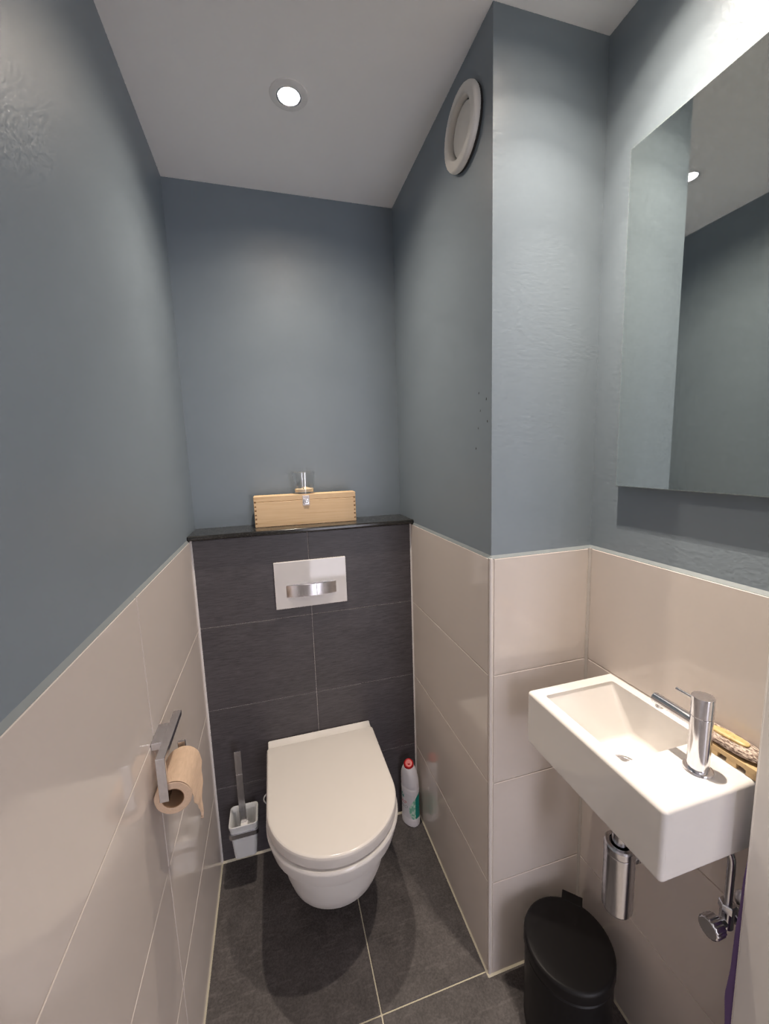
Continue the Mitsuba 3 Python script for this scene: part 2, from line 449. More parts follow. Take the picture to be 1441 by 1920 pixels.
def disc(r, seg, z, down=True):
    a = np.linspace(0, 2 * np.pi, seg, endpoint=False)
    v = np.vstack([np.c_[r * np.cos(a), r * np.sin(a), np.full(seg, z)], [[0, 0, z]]])
    f = [((i + 1) % seg, i, seg) for i in range(seg)]
    return trimesh.Trimesh(v, np.array(f) if down else np.array(f)[:, ::-1], process=False)


def downlight(cx, cy, power, beam, aim, cone, label):
    key = 'ceiling_downlight'
    if key + '__trim_ring' in scene:
        key += '_001'
    o = (cx, cy, H)
    obj(key + '__trim_ring', lathe([(LO, 0.0), (LO, -0.0035), (LO + 0.0015, -0.0045), (0.0425, -0.0035), (0.0465, -0.0022), (0.0475, -0.0005), (0.0475, 0.0)], 64, o), 'lamp_white', smooth=35)
    obj(key + '__inner_ring', lathe([(LO - 0.002, 0.004), (LO - 0.002, -0.004), (LO - 0.0005, -0.0055), (LO + 0.0015, -0.0045), (LO + 0.0015, -0.003), (LO, -0.003), (LO, 0.004)], 64, o), 'satin_chrome', smooth=35)
    obj(key + '__reflector', lathe([(LO, 0.001), (LO - 0.001, LD * 0.5), (LR + 0.004, LD), (LR + 0.001, LD + 0.001), (LR + 0.001, LD + 0.004), (LO, LD + 0.004), (LO + 0.0005, 0.001)], 64, o), 'lamp_white', smooth=35)
    lamp = lathe([(0, 0.0035), (0.008, 0.0042), (0.015, 0.0062), (LR, LD), (LR, LD + 0.002), (0, LD + 0.002)], 48, o)
    emitting(key + '__bulb', lamp, LAMP_RADIANCE * power, smooth=40)
    for k in range(3):      # the lens's beam
        a = 2 * math.pi * k / 3 + 0.5
        q = (cx + 0.010 * math.cos(a), cy + 0.010 * math.sin(a), H + 0.0005)
        scene['%s_beam_%d' % (key, k)] = {'type': 'spot', 'intensity': {'type': 'rgb', 'value': [float(v) for v in LAMP_RADIANCE * beam * cone[k][1]]}, 'beam_width': 5.0, 'cutoff_angle': cone[k][0],
                                          'to_world': T().look_at(origin=q, target=(q[0] + aim[0], q[1] + aim[1], q[2] - 1), up=(0, 1, 0))}
    tag(key, label, 'ceiling light')
    return key


downlight(*LAMP_TOILET, POWER_TOILET, SPOT_TOILET, AIM_TOILET, BEAM_TOILET, 'round white recessed ceiling spotlight, lit, above the toilet')
downlight(*LAMP_SINK, POWER_SINK, SPOT_SINK, AIM_SINK, BEAM_SINK, 'round white recessed ceiling spotlight above the washbasin, outside the frame')

lamp = lathe([(0, -0.085), (0.09, -0.078), (0.14, -0.05), (0.155, -0.01), (0.155, 0.0), (0, 0.0)], 48, (0.35, -2.35, H - 0.012))
emitting('hall_ceiling_lamp__shade', lamp, HALL_LAMP, smooth=True)
obj('hall_ceiling_lamp__base', lathe([(0, 0), (0, -0.012), (0.165, -0.012), (0.165, 0.0), (0, 0)], 48, (0.35, -2.35, H)), 'lamp_white', smooth=35)
tag('hall_ceiling_lamp', 'round white ceiling lamp in the hall, outside the frame', 'ceiling lamp')

# ------------------------------------------------------------------ toilet
TX = 0.3775


def d_ring(w, tip, back, z, start=None, n=96, r=0.012, e=2.0):
    """A D-shaped outline: straight back at y = back, straight sides, an elliptic nose ending at y = tip."""
    s = tip + w * 1.02 if start is None else start
    t = np.linspace(0, np.pi, n - 40)
    nose = np.c_[w * np.sign(np.cos(t)) * np.abs(np.cos(t)) ** (2 / e), s - (s - tip) * np.abs(np.sin(t)) ** (2 / e)]     # +w side to -w side
    k = 10
    side_l = np.c_[np.full(k, -w), np.linspace(s, back - r, k + 1)[1:]]
    a = np.linspace(np.pi, np.pi / 2, 6)[1:]
    cor_l = np.c_[-w + r + r * np.cos(a), back - r + r * np.sin(a)]
    a = np.linspace(np.pi / 2, 0, 6)[:-1]
    mid = np.c_[np.linspace(-w + r, w - r, 11)[1:-1], np.full(9, back)]
    cor_r = np.c_[w - r + r * np.cos(a), back - r + r * np.sin(a)]
    side_r = np.c_[np.full(k, w), np.linspace(back - r, s, k + 1)[:-1]]
    p = np.vstack([nose, side_l, cor_l, mid, cor_r, side_r])[::-1]
    return np.c_[TX + p[:, 0], p[:, 1], np.full(len(p), z)]


def up(rings):
    """Ring lists run upwards and counter-clockwise seen from above."""
    a = rings[0]
    area = np.sum(a[:, 0] * np.roll(a[:, 1], -1) - np.roll(a[:, 0], -1) * a[:, 1])
    return [r if area > 0 else r[::-1] for r in rings]


bowl = [d_ring(0.078, -0.245, -0.001, 0.078), d_ring(0.096, -0.292, -0.001, 0.083), d_ring(0.108, -0.332, -0.001, 0.098), d_ring(0.122, -0.370, -0.001, 0.130),
        d_ring(0.138, -0.415, -0.001, 0.185), d_ring(0.149, -0.442, -0.001, 0.240), d_ring(0.157, -0.457, -0.001, 0.300), d_ring(0.161, -0.463, -0.001, 0.340),
        d_ring(0.163, -0.466, -0.001, 0.3485), d_ring(0.169, -0.475, -0.001, 0.3525), d_ring(0.180, -0.491, -0.001, 0.3545), d_ring(0.1855, -0.498, -0.001, 0.358),
        d_ring(0.1945, -0.511, -0.001, 0.400), d_ring(0.1945, -0.511, -0.001, 0.406), d_ring(0.192, -0.508, -0.003, 0.4105), d_ring(0.188, -0.504, -0.006, 0.412)]
obj('toilet__bowl', loft(up(bowl)), 'ceramic', smooth=28)
seat = [d_ring(0.184, -0.498, -0.040, 0.4118), d_ring(0.184, -0.498, -0.040, 0.4175)]
obj('toilet__seat', loft(up(seat)), 'seat_plastic', smooth=28)
BK = -0.0430
lid = [d_ring(0.1895, -0.504, BK, 0.4175, r=0.008), d_ring(0.191, -0.5055, BK, 0.4195, r=0.008), d_ring(0.191, -0.5055, BK, 0.440, r=0.008), d_ring(0.1905, -0.505, BK - 0.001, 0.4445, r=0.008),
       d_ring(0.189, -0.5035, BK - 0.003, 0.4485, r=0.008), d_ring(0.1865, -0.501, BK - 0.006, 0.4508, r=0.008), d_ring(0.183, -0.4975, BK - 0.010, 0.4518, r=0.008), d_ring(0.10, -0.36, BK - 0.08, 0.4522, r=0.008)]
obj('toilet__lid', loft(up(lid)), 'seat_plastic', smooth=24)
hinge = m3.Manifold.batch_hull([ball(0.005).translate((x, y, z)) for x in (TX - 0.182, TX + 0.183) for y, z in ((-0.007, 0.415), (-0.007, 0.4425), (-0.0345, 0.415), (-0.0345, 0.4350))])
obj('toilet__hinge_cover', hinge, 'ceramic')
tag('toilet', 'white wall-hung toilet with closed lid on the dark tiled wall', 'toilet')

# a thin white wire bowing out from behind the bowl
obj('wire_loop', tube([(0.262, -0.02, 0.262), (0.20, -0.02, 0.266), (0.172, -0.022, 0.256), (0.1615, -0.023, 0.239), (0.170, -0.022, 0.218), (0.20, -0.02, 0.195), (0.262, -0.02, 0.18)], 0.0026, 10, 40), 'white_wire', smooth=50)
tag('wire_loop', 'thin white wire loop showing behind the left side of the toilet', 'wire')

# flush plate
px0, px1, pz0, pz1 = 0.2525, 0.5025, 0.9357, 1.1025
obj('flush_plate__panel', rbox(px0, px1, -0.011, 0.0, pz0, pz1, 0.002), 'white_glass')


def arch_bar(x0, x1, xa, xb, z0, z1, seg=14):
    xs = np.linspace(x0, x1, seg)
    mid, hw = (xa + xb) / 2, (xb - xa) / 2
    yf = -0.0112 - 0.0115 * (1 - ((xs - mid) / hw) ** 2)
    rings = []
    c = 0.0012
    for x, y in zip(xs, yf):
        rings.append([(x, -0.0105, z0), (x, y + c, z0), (x, y, z0 + c), (x, y, z1 - c), (x, y + c, z1), (x, -0.0105, z1)])
    return loft([np.array(r) for r in rings])


bx0, bx1, bz0, bz1 = 0.2905, 0.4642, 0.9758, 1.0192
obj('flush_plate__button', arch_bar(bx0, 0.3933, bx0, bx1, bz0, bz1), 'chrome', smooth=20)
obj('flush_plate__button', arch_bar(0.3950, bx1, bx0, bx1, bz0, bz1), 'chrome', smooth=20)
for k, w in (('flush_plate__button', 'large'), ('flush_plate__button_001', 'small')):
    tag(k, w + ' curved chrome flush button')
tag('flush_plate', 'white glass flush plate with two chrome buttons above the toilet', 'flush plate')

# granite ledge on top of the low wall
led = m3.Manifold.batch_hull([ball(0.005, 20).translate((x, y, z)) for x in (-0.001, W1 + 0.001) for y in (-0.0165, D - 0.005) for z in (1.2082, ZL - 0.005)])
obj('granite_ledge', led, 'granite')
tag('granite_ledge', 'black speckled granite ledge on top of the dark tiled wall', 'ledge')

# ------------------------------------------------------------------ wooden box and candle glass on the ledge
BT = (0.3810, 0.0515, ZL)
BR = -0.022
bw, bd, bh, bl = 0.1795, 0.060, 0.109, 0.0195    # half width, depth, height, height of the lid


def bplace(m):
    return move(m, BT, BR)


obj('wooden_box__body', bplace(cbox(-bw, bw, 0, bd, 0.0003, bh - bl - 0.0006, 0.0012)), 'pine', smooth=False)
obj('wooden_box__lid', bplace(cbox(-bw, bw, 0, bd, bh - bl, bh, 0.0012)), 'pine', smooth=False)
for sx in (-1, 1):
    for k in range(6):
        z = 0.012 + k * 0.0148
        x0 = sx * bw - sx * 0.0078
        xa, xb = sorted((x0, sx * (bw - 0.0018)))
        obj('wooden_box__joint_pin', bplace(box(xa, xb, -0.0003, 0.003, z, z + (0.006 if k % 2 else 0.0045))), 'pin_wood', smooth=False)
lx = 0.0
obj('wooden_box__latch', bplace(rbox(lx - 0.0125, lx + 0.0125, -0.0018, 0.001, bh - 0.040, bh - 0.004, 0.0008, 12)), 'latch_metal')
obj('wooden_box__latch__loop', bplace(rbox(lx - 0.009, lx + 0.009, -0.0052, -0.0015, bh - 0.036, bh - 0.016, 0.0012, 12) - rbox(lx - 0.0055, lx + 0.0055, -0.01, 0.0, bh - 0.032, bh - 0.020, 0.001, 12)), 'chrome')
obj('wooden_box__latch__catch', bplace(rbox(lx - 0.0035, lx + 0.0035, -0.0065, -0.0015, bh - 0.030, bh - 0.022, 0.001, 12)), 'chrome')
tag('wooden_box', 'long pale wooden box with metal latch on the granite ledge', 'box')
tag('wooden_box__latch', 'metal toggle latch')

JO = (0.3795, 0.087, ZL + bh + 0.0002)
wall_in = lathe([(0.0320, 0.0190), (0.0352, 0.040), (0.0366, 0.055), (0.0384, 0.0765)], 64, JO)
wall_out = lathe([(0, 0.0004), (0.0330, 0.0004), (0.0352, 0.002), (0.0362, 0.012), (0.0385, 0.055), (0.0403, 0.0765)], 64, JO)
obj('candle_glass__glass', trimesh.util.concatenate([wall_in, wall_out]), 'clear_glass', smooth=30)
obj('candle_glass__rim', lathe([(0.0386, 0.0757), (0.0401, 0.0750), (0.0409, 0.0765), (0.0404, 0.0782), (0.0392, 0.0786), (0.0381, 0.0775), (0.0386, 0.0757)], 64, JO), 'rim_glass', smooth=60)
wp = [(0, 0.0053), (0.0316, 0.0068), (0.0334, 0.0140), (0.0336, 0.0168)]
wp += [(0.030, 0.0152), (0.018, 0.0142), (0.008, 0.0172), (0, 0.019)]
wax = lathe(wp, 64, JO)
v = wax.vertices - np.array(JO)
bump = (np.exp(-(((v[:, 0] - 0.009) / 0.017) ** 2 + ((v[:, 1] - 0.006) / 0.018) ** 2)) * 0.0075 + 0.0012 * np.sin(v[:, 0] * 700) * np.sin(v[:, 1] * 620 + 1)) * (v[:, 2] > 0.0139)
wax.vertices[:, 2] += bump
obj('candle_glass__wax', wax, 'wax', smooth=50)
obj('candle_glass__wick', rod(0.0011, 0.009, (JO[0] - 0.004, JO[1] - 0.012, JO[2] + 0.015), 'z', 0.0003, 10), 'black_hole')
tag('candle_glass', 'clear candle glass with leftover yellowish wax on the wooden box', 'candle glass')

# ------------------------------------------------------------------ paper holder and roll on the left wall
obj('toilet_paper_holder__mount', rbox(0.0, 0.0255, -0.577, -0.513, 0.889, 0.9045, 0.0012, 12), 'chrome_dull')
obj('toilet_paper_holder__bar', rbox(0.0203, 0.0365, -0.628, -0.474, 0.8945, 0.9052, 0.0008, 12), 'chrome_dull')
obj('toilet_paper_holder__drop_bar', rbox(0.0203, 0.0365, -0.629, -0.621, 0.815, 0.9052, 0.0008, 12), 'chrome_dull')
obj('toilet_paper_holder__rod', rbox(0.0250, 0.0365, -0.6245, -0.5000, 0.8170, 0.8230, 0.0008, 12), 'chrome_dull')
obj('toilet_paper_holder__end_stop', rbox(0.0295, 0.0445, -0.5065, -0.5000, 0.8175, 0.8500, 0.0008, 12), 'chrome_dull')
tag('toilet_paper_holder', 'square chrome toilet paper holder on the white tiled left wall', 'toilet paper holder')

RC = (0.0400, 0.8100)   # x, z of the roll's axis
rr0, ri = 0.0335, 0.0190
ry0, ry1 = -0.617, -0.514
n = 72
ang = np.linspace(0, 2 * np.pi, n, endpoint=False)


def ring_xz(r, y):
    return np.c_[RC[0] + r * np.cos(ang), np.full(n, y), RC[1] + r * np.sin(ang)]


rout = rr0 * (1 + 0.008 * np.sin(3 * ang + 0.7) + 0.005 * np.sin(7 * ang))
prof = [ring_xz(ri + 0.0012, ry0), ring_xz(rout - 0.001, ry0), ring_xz(rout, ry0 + 0.001), ring_xz(rout, ry1 - 0.001), ring_xz(rout - 0.001, ry1), ring_xz(ri + 0.0012, ry1), ring_xz(ri + 0.0012, ry0)]
obj('toilet_roll__paper', loft(prof, False, False), 'paper', smooth=35)
prof = [ring_xz(ri, ry0 - 0.0002), ring_xz(ri + 0.0012, ry0 - 0.0002), ring_xz(ri + 0.0012, ry1), ring_xz(ri, ry1), ring_xz(ri, ry0 - 0.0002)]
obj('toilet_roll__core', loft(prof, False, False), 'card', smooth=35)
# the loose sheet: over the top, down the room side and off in a torn tail
path = [(RC[0] + (rr0 + 0.0009) * math.cos(a), RC[1] + (rr0 + 0.0009) * math.sin(a)) for a in np.linspace(math.radians(100), math.radians(2), 18)]
path += [(RC[0] + rr0 + 0.0012 + 0.0012 * math.sin(k * 0.9), RC[1] - 0.0055 * k) for k in range(1, 20)]
rows_ = []
m = len(path)
tk = np.linspace(0, 1, 8)
cut_a = [0, 0.005, 0.014, 0.026, 0.038, 0.045, 0.048, 0.051]
cut_b = [0, 0.000, 0.003, 0.010, 0.020, 0.036, 0.047, 0.0505]
for i, (x, z) in enumerate(path):
    t = max(0, (i - 18) / (m - 19))
    rag = 0.0016 * math.sin(2.7 * i) if t > 0.15 else 0
    ya, yb = ry0 + 0.001 + np.interp(t, tk, cut_a) + rag, ry1 - 0.001 - np.interp(t, tk, cut_b) + 0.8 * rag
    yb = max(yb, ya + 0.0008)
    lift = 0.0011 * max(0.0, math.sin(min(i, 17) / 17 * math.pi))
    rows_.append(np.array([(x + 0.005 * t * math.sin(3 * s), ya + (yb - ya) * s, z + lift) for s in np.linspace(0, 1, 9)]))
rows_ = np.array(rows_)
th = np.array([0.0005, 0, 0.0003])
strip = [np.vstack([r, (r - th)[::-1]]) for r in rows_]
obj('toilet_roll__loose_sheet', loft(strip), 'paper', smooth=50)
tag('toilet_roll', 'partly used brown recycled toilet roll hanging on the chrome holder', 'toilet roll')

# ------------------------------------------------------------------ toilet brush set
BX, BY = 0.0955, -0.0695


def sq_ring(h, z, r, cx=BX, cy=BY, k=8):
    p = []
    for q, (sx, sy) in enumerate(((1, 1), (-1, 1), (-1, -1), (1, -1))):
        for a in np.linspace(q * np.pi / 2, (q + 1) * np.pi / 2, k):
            p.append((cx + sx * (h - r) + r * math.cos(a), cy + sy * (h - r) + r * math.sin(a), z))
    return np.array(p)


pot = [sq_ring(0.031, 0.1095, 0.010), sq_ring(0.0355, 0.112, 0.011), sq_ring(0.0362, 0.118, 0.011), sq_ring(0.0415, 0.196, 0.011), sq_ring(0.0435, 0.222, 0.012), sq_ring(0.0468, 0.2375, 0.013),
       sq_ring(0.0462, 0.2405, 0.013), sq_ring(0.0435, 0.2410, 0.012), sq_ring(0.0405, 0.2375, 0.011), sq_ring(0.0385, 0.230, 0.010), sq_ring(0.0365, 0.226, 0.010), sq_ring(0.0355, 0.200, 0.010), sq_ring(0.031, 0.120, 0.009)]
obj('toilet_brush_holder__pot', loft(pot), 'frosted', smooth=40)
ro = m3.Manifold.hull_points(np.vstack([sq_ring(0.0475, 0.1985, 0.010), sq_ring(0.0475, 0.2145, 0.010)]))
rin = m3.Manifold.hull_points(np.vstack([sq_ring(0.0436, 0.19, 0.011), sq_ring(0.0436, 0.22, 0.011)]))
obj('toilet_brush_holder__ring', ro - rin, 'chrome_dull')
obj('toilet_brush_holder__bracket', rbox(BX - 0.020, BX + 0.020, BY + 0.0455, 0.0, 0.196, 0.2165, 0.001, 12), 'chrome_dull')
tag('toilet_brush_holder', 'frosted glass toilet brush holder with chrome ring on the dark wall', 'toilet brush holder')
tag('toilet_brush_holder__ring', 'square chrome ring')

obj('toilet_brush__handle', rbox(BX - 0.0145, BX + 0.0075, BY + 0.004, BY + 0.010, 0.205, 0.4765, 0.0008, 12), 'chrome_dull')
obj('toilet_brush__handle__cap', rbox(BX - 0.0146, BX + 0.0076, BY + 0.0038, BY + 0.0102, 0.390, 0.3915, 0.0004, 12), 'satin_chrome')
obj('toilet_brush__ferrule', rbox(BX - 0.013, BX + 0.011, BY - 0.010, BY + 0.012, 0.192, 0.206, 0.002, 12), 'lamp_white')
rng = np.random.default_rng(5)
br = []
for k in range(220):
    a, z = rng.uniform(0, 2 * np.pi), rng.uniform(0.128, 0.196)
    L = 0.027 + rng.uniform(-0.003, 0.001)
    c = np.array([BX - 0.001, BY + 0.002, z])
    e = c + np.array([L * math.cos(a), L * math.sin(a), rng.uniform(-0.004, 0.004)])
    b = trimesh.creation.cylinder(0.0007, segment=(c, e), sections=5)
    br.append(b)
obj('toilet_brush__bristles', trimesh.util.concatenate(br), 'bristle', smooth=False)
tag('toilet_brush__bristles', kind='stuff')
tag('toilet_brush', 'toilet brush with flat chrome handle standing in the frosted holder', 'toilet brush')

# ------------------------------------------------------------------ bottle of toilet cleaner
QX, QY, QA = 0.7115, -0.0445, math.radians(122)


def oval(a, b, z, dx=0.0, dy=0.0, e=2.4, n=72):
    t = np.linspace(0, 2 * np.pi, n, endpoint=False)
    x = a * np.sign(np.cos(t)) * np.abs(np.cos(t)) ** (2 / e)
    y = b * np.sign(np.sin(t)) * np.abs(np.sin(t)) ** (2 / e)
    c, s = math.cos(QA), math.sin(QA)
    return np.c_[QX + dx + x * c - y * s, QY + dy + x * s + y * c, np.full(n, z)]


B0 = ZF
body = [oval(0.034, 0.024, B0), oval(0.0372, 0.0268, B0 + 0.002), oval(0.038, 0.0275, B0 + 0.006), oval(0.038, 0.0275, B0 + 0.029), oval(0.0373, 0.0268, B0 + 0.031), oval(0.0365, 0.026, B0 + 0.033),
        oval(0.0365, 0.026, B0 + 0.132), oval(0.0372, 0.0267, B0 + 0.138), oval(0.0375, 0.027, B0 + 0.146), oval(0.036, 0.0258, B0 + 0.150), oval(0.0355, 0.0252, B0 + 0.153), oval(0.037, 0.0266, B0 + 0.158),
        oval(0.0368, 0.0268, B0 + 0.172, -0.0005, 0.0), oval(0.0350, 0.0262, B0 + 0.190, -0.002, -0.001), oval(0.0315, 0.0250, B0 + 0.206, -0.0035, -0.002), oval(0.0270, 0.0232, B0 + 0.220, -0.0045, -0.004), oval(0.0215, 0.0205, B0 + 0.232, -0.005, -0.0055, 2.1),
        oval(0.0165, 0.0165, B0 + 0.240, -0.005, -0.0065, 2.0), oval(0.010, 0.010, B0 + 0.244, -0.005, -0.007, 2.0)]
for r in body:
    r[:, 2] = np.where(r[:, 2] > B0 + 0.033, B0 + 0.033 + (r[:, 2] - B0 - 0.033) * 1.085, r[:, 2])
obj('cleaner_bottle__body', loft(body), 'bottle', smooth=40)
ca = np.array([-0.16, -0.50, 0.85])
ca = ca / np.linalg.norm(ca)
cm = np.eye(4)
cm[:3, 2] = ca
cm[:3, 0] = np.cross((0, 1, 0), ca) / np.linalg.norm(np.cross((0, 1, 0), ca))
cm[:3, 1] = np.cross(ca, cm[:3, 0])
cm[:3, 3] = np.array([QX - 0.004, QY - 0.0015, B0 + 0.2456])


def on_neck(m):
    m.apply_transform(cm)
    return m


obj('cleaner_bottle__neck', on_neck(lathe([(0, -0.012), (0.0185, -0.012), (0.0205, -0.002), (0.0208, 0.002), (0.0200, 0.0035), (0, 0.0035)], 48)), 'bottle', smooth=40)
obj('cleaner_bottle__cap', on_neck(lathe([(0, 0.0035), (0.0190, 0.0035), (0.0196, 0.0050), (0.0196, 0.0130), (0.0190, 0.0170), (0.0172, 0.0230), (0.0155, 0.0245), (0.0140, 0.0235), (0.0125, 0.0230), (0, 0.0235)], 48)), 'cap_red', smooth=40)
nz = trimesh.creation.cylinder(0.0045, 0.006, sections=24)
nz.apply_translation((0, 0, 0.026))
obj('cleaner_bottle__cap__nozzle', on_neck(nz), 'cap_red')
# printed label wrapped on the camera side of the body
vs, uvs, fs = [], [], []
nu, nv = 34, 12
tt = np.linspace(math.radians(40), math.radians(235), nu)
for j in range(nv):
    z = B0 + 0.036 + 0.103 * j / (nv - 1)
    for i, t in enumerate(tt):
        a, b, e = 0.0368, 0.0263, 2.4
        x = a * np.sign(np.cos(t)) * abs(np.cos(t)) ** (2 / e)
        y = b * np.sign(np.sin(t)) * abs(np.sin(t)) ** (2 / e)
        c, s = math.cos(QA), math.sin(QA)
        vs.append((QX + x * c - y * s, QY + x * s + y * c, z))
        uvs.append((i / (nu - 1), j / (nv - 1)))
for j in range(nv - 1):
    for i in range(nu - 1):
        a = j * nu + i
        fs += [(a, a + 1, a + nu + 1), (a, a + nu + 1, a + nu)]
obj('cleaner_bottle__label', trimesh.Trimesh(np.array(vs), np.array(fs), process=False), 'label', smooth=True, uv=np.array(uvs))
tag('cleaner_bottle__label', 'white label with teal and pale green leaf print')
tag('cleaner_bottle', 'white toilet cleaner bottle with red cap standing in the corner', 'bottle')

# ------------------------------------------------------------------ round air vent high on the column
VO = (W1 + PR, -0.4435, 2.2055)
obj('air_vent__gasket', lathe([(0.060, 0), (0.060, 0.006), (0.0790, 0.006), (0.0800, 0.004), (0.0800, 0.0), (0.060, 0)], 72, VO, '-x'), 'gasket', smooth=35)
obj('air_vent__ring', lathe([(0.0555, 0.0030), (0.0810, 0.0060), (0.0825, 0.009), (0.0815, 0.015), (0.079, 0.0190), (0.075, 0.0212), (0.064, 0.0222), (0.0595, 0.0210), (0.0570, 0.0180), (0.0560, 0.0120), (0.0555, 0.0030)], 72, VO, '-x'), 'vent', smooth=40)
obj('air_vent__disc', lathe([(0, 0.002), (0.0480, 0.002), (0.0510, 0.0035), (0.0515, 0.0060), (0.0500, 0.0078), (0.044, 0.0085), (0, 0.0090)], 64, VO, '-x'), 'vent', smooth=40)
obj('air_vent__throat', lathe([(0.0550, 0.0005), (0, 0.0005), (0, 0.0015), (0.0550, 0.0015), (0.0550, 0.0005)], 48, VO, '-x'), 'gasket', smooth=35)
tag('air_vent', 'round off-white air vent high on the column beside the ceiling', 'air vent')

# ------------------------------------------------------------------ mirror on the right wall
MX = W2 - 0.0130
my0, my1, mz0, mz1 = -0.986, -0.652, 1.3660, 2.0685
obj('wall_mirror__glass', cbox(MX + 0.0004, MX + 0.005, my0, my1, mz0, mz1, 0.0006), 'glass_edge', smooth=False)
obj('wall_mirror__silvering', quad([(MX, my1 - 0.0014, mz0 + 0.0014), (MX, my1 - 0.0014, mz1 - 0.0014), (MX, my0 + 0.0014, mz1 - 0.0014), (MX, my0 + 0.0014, mz0 + 0.0014)]), 'mirror', smooth=False)
scene['wall_mirror__silvering']['bsdf'] = {'type': 'twosided', 'bsdf': {'type': 'ref', 'id': 'mat_mirror'}}
obj('wall_mirror__backing', box(MX + 0.005, W2 + PR, my0 + 0.045, my1 - 0.045, mz0 + 0.045, mz1 - 0.045), 'mirror_back', smooth=False)
tag('wall_mirror', 'frameless rectangular wall mirror above the washbasin', 'mirror')

# ------------------------------------------------------------------ washbasin
sx0, sx1, sy0, sy1, sz0, sz1 = 0.8095, W2, -0.9905, -0.6445, 0.7670, 0.8970
outer = rbox(sx0, sx1 + 0.012, sy0, sy1, sz0, sz1, 0.008, 32)
outer = outer - m3.Manifold.cube((0.05, 1, 1)).translate((sx1, -1.3, 0.5))
inner = m3.Manifold.batch_hull([ball(0.013, 24).translate((x, y, 0.8125)) for x in (0.856, 1.007) for y in (-0.875, -0.745)] +
                               [ball(0.006, 24).translate((x, y, z)) for z in (0.890, 0.93) for x in (0.8405, 1.0175) for y in (-0.8845, -0.683)])
sink = outer - inner
obj('washbasin__basin', sink, 'ceramic', smooth=26)
obj('washbasin__drain', lathe([(0, 0.0), (0.029, 0.0), (0.0300, 0.0012), (0.0290, 0.0022), (0.0240, 0.0026), (0.0225, 0.0016), (0.0205, 0.0016), (0.0195, 0.0040), (0.012, 0.0048), (0, 0.0050)], 48, (0.9290, -0.8070, 0.7988)), 'chrome', smooth=35)
tag('washbasin', 'small white rectangular washbasin on the right wall under the mirror', 'washbasin')
tag('washbasin__drain', 'chrome drain')

# tap
tx, ty = 0.9405, -0.9415
obj('basin_tap__base', lathe([(0, 0), (0.0215, 0), (0.0225, 0.0015), (0.0215, 0.0042), (0.0190, 0.0052), (0, 0.0052)], 56, (tx, ty, sz1)), 'chrome', smooth=40)
obj('basin_tap__body', rod(0.0163, 0.0965, (tx, ty, sz1 + 0.004), 'z', 0.0006, 56), 'chrome', smooth=40)
obj('basin_tap__lever', rod(0.0165, 0.0355, (tx, ty, sz1 + 0.1008), 'z', 0.0012, 56), 'chrome', smooth=40)
obj('basin_tap__lever__pin', rod(0.0027, 0.034, (tx, ty + 0.013, 1.0205), 'y', 0.001, 20), 'chrome', smooth=40)
obj('basin_tap__spout', rod(0.0098, 0.076, (tx, ty + 0.011, 0.9795), 'y', 0.0012, 40), 'chrome', smooth=40)
obj('basin_tap__spout__aerator', rod(0.0068, 0.0085, (tx, ty + 0.076, 0.9655), 'z', 0.0008, 32), 'satin_chrome', smooth=40)
tag('basin_tap', 'chrome single-lever basin tap standing on the washbasin', 'tap')

# bottle trap under the basin
ux, uy = 0.9290, -0.8070
obj('siphon_trap__tailpiece', rod(0.0165, 0.168, (ux, uy, 0.601), 'z', 0.001, 40), 'chrome_dull', smooth=40)
obj('siphon_trap__nut', lathe([(0.0195, 0.600), (0.0195, 0.617), (0.0205, 0.619), (0.0275, 0.619), (0.0305, 0.616), (0.0310, 0.603), (0.0300, 0.600), (0.0195, 0.600)], 48, (ux, uy, 0)), 'chrome_dull', smooth=35)
obj('siphon_trap__cup', lathe([(0, 0.458), (0.024, 0.458), (0.0283, 0.460), (0.0300, 0.464), (0.0300, 0.598), (0.0295, 0.5995), (0, 0.5995)], 56, (ux, uy, 0)), 'chrome_dull', smooth=35)
obj('siphon_trap__outlet', rod(0.0150, 0.096, (ux + 0.022, uy, 0.579), 'x', 0.001, 32), 'chrome_dull', smooth=40)
obj('siphon_trap__collar', rod(0.0185, 0.016, (ux + 0.031, uy, 0.579), 'x', 0.002, 32), 'chrome_dull', smooth=40)
obj('siphon_trap__flange', lathe([(0, 0), (0.034, 0), (0.034, 0.002), (0.026, 0.008), (0.018, 0.010), (0, 0.010)], 48, (W2, uy, 0.579), '-x'), 'chrome_dull', smooth=35)
tag('siphon_trap', 'chrome bottle trap hanging under the washbasin', 'drain trap')

# angle valve and its supply pipe
vx, vy, vz = 0.9850, -0.9785, 0.6205
obj('angle_valve__body', rod(0.0105, 0.034, (vx, vy, vz - 0.012), 'z', 0.002, 32), 'chrome_dull', smooth=40)
obj('angle_valve__inlet', rod(0.0085, W2 - vx, (vx, vy, vz), 'x', 0.001, 28), 'chrome_dull', smooth=40)
obj('angle_valve__inlet__nut', lathe([(0, 0), (0.0115, 0), (0.0130, 0.0015), (0.0130, 0.0085), (0.0115, 0.010), (0, 0.010)], 6, (vx + 0.013, vy, vz), 'x'), 'chrome_dull', smooth=False)
obj('angle_valve__inlet__nut', lathe([(0, 0), (0.0115, 0), (0.0130, 0.0015), (0.0130, 0.0065), (0.0115, 0.008), (0, 0.008)], 24, (vx + 0.027, vy, vz), 'x'), 'chrome_dull', smooth=35)
obj('angle_valve__flange', lathe([(0, 0), (0.026, 0), (0.026, 0.002), (0.018, 0.008), (0, 0.009)], 40, (W2, vy, vz), '-x'), 'chrome_dull', smooth=35)
obj('angle_valve__stem', rod(0.0080, 0.022, (vx - 0.004, vy, vz), '-x', 0.001, 28), 'chrome_dull', smooth=40)
kn = []
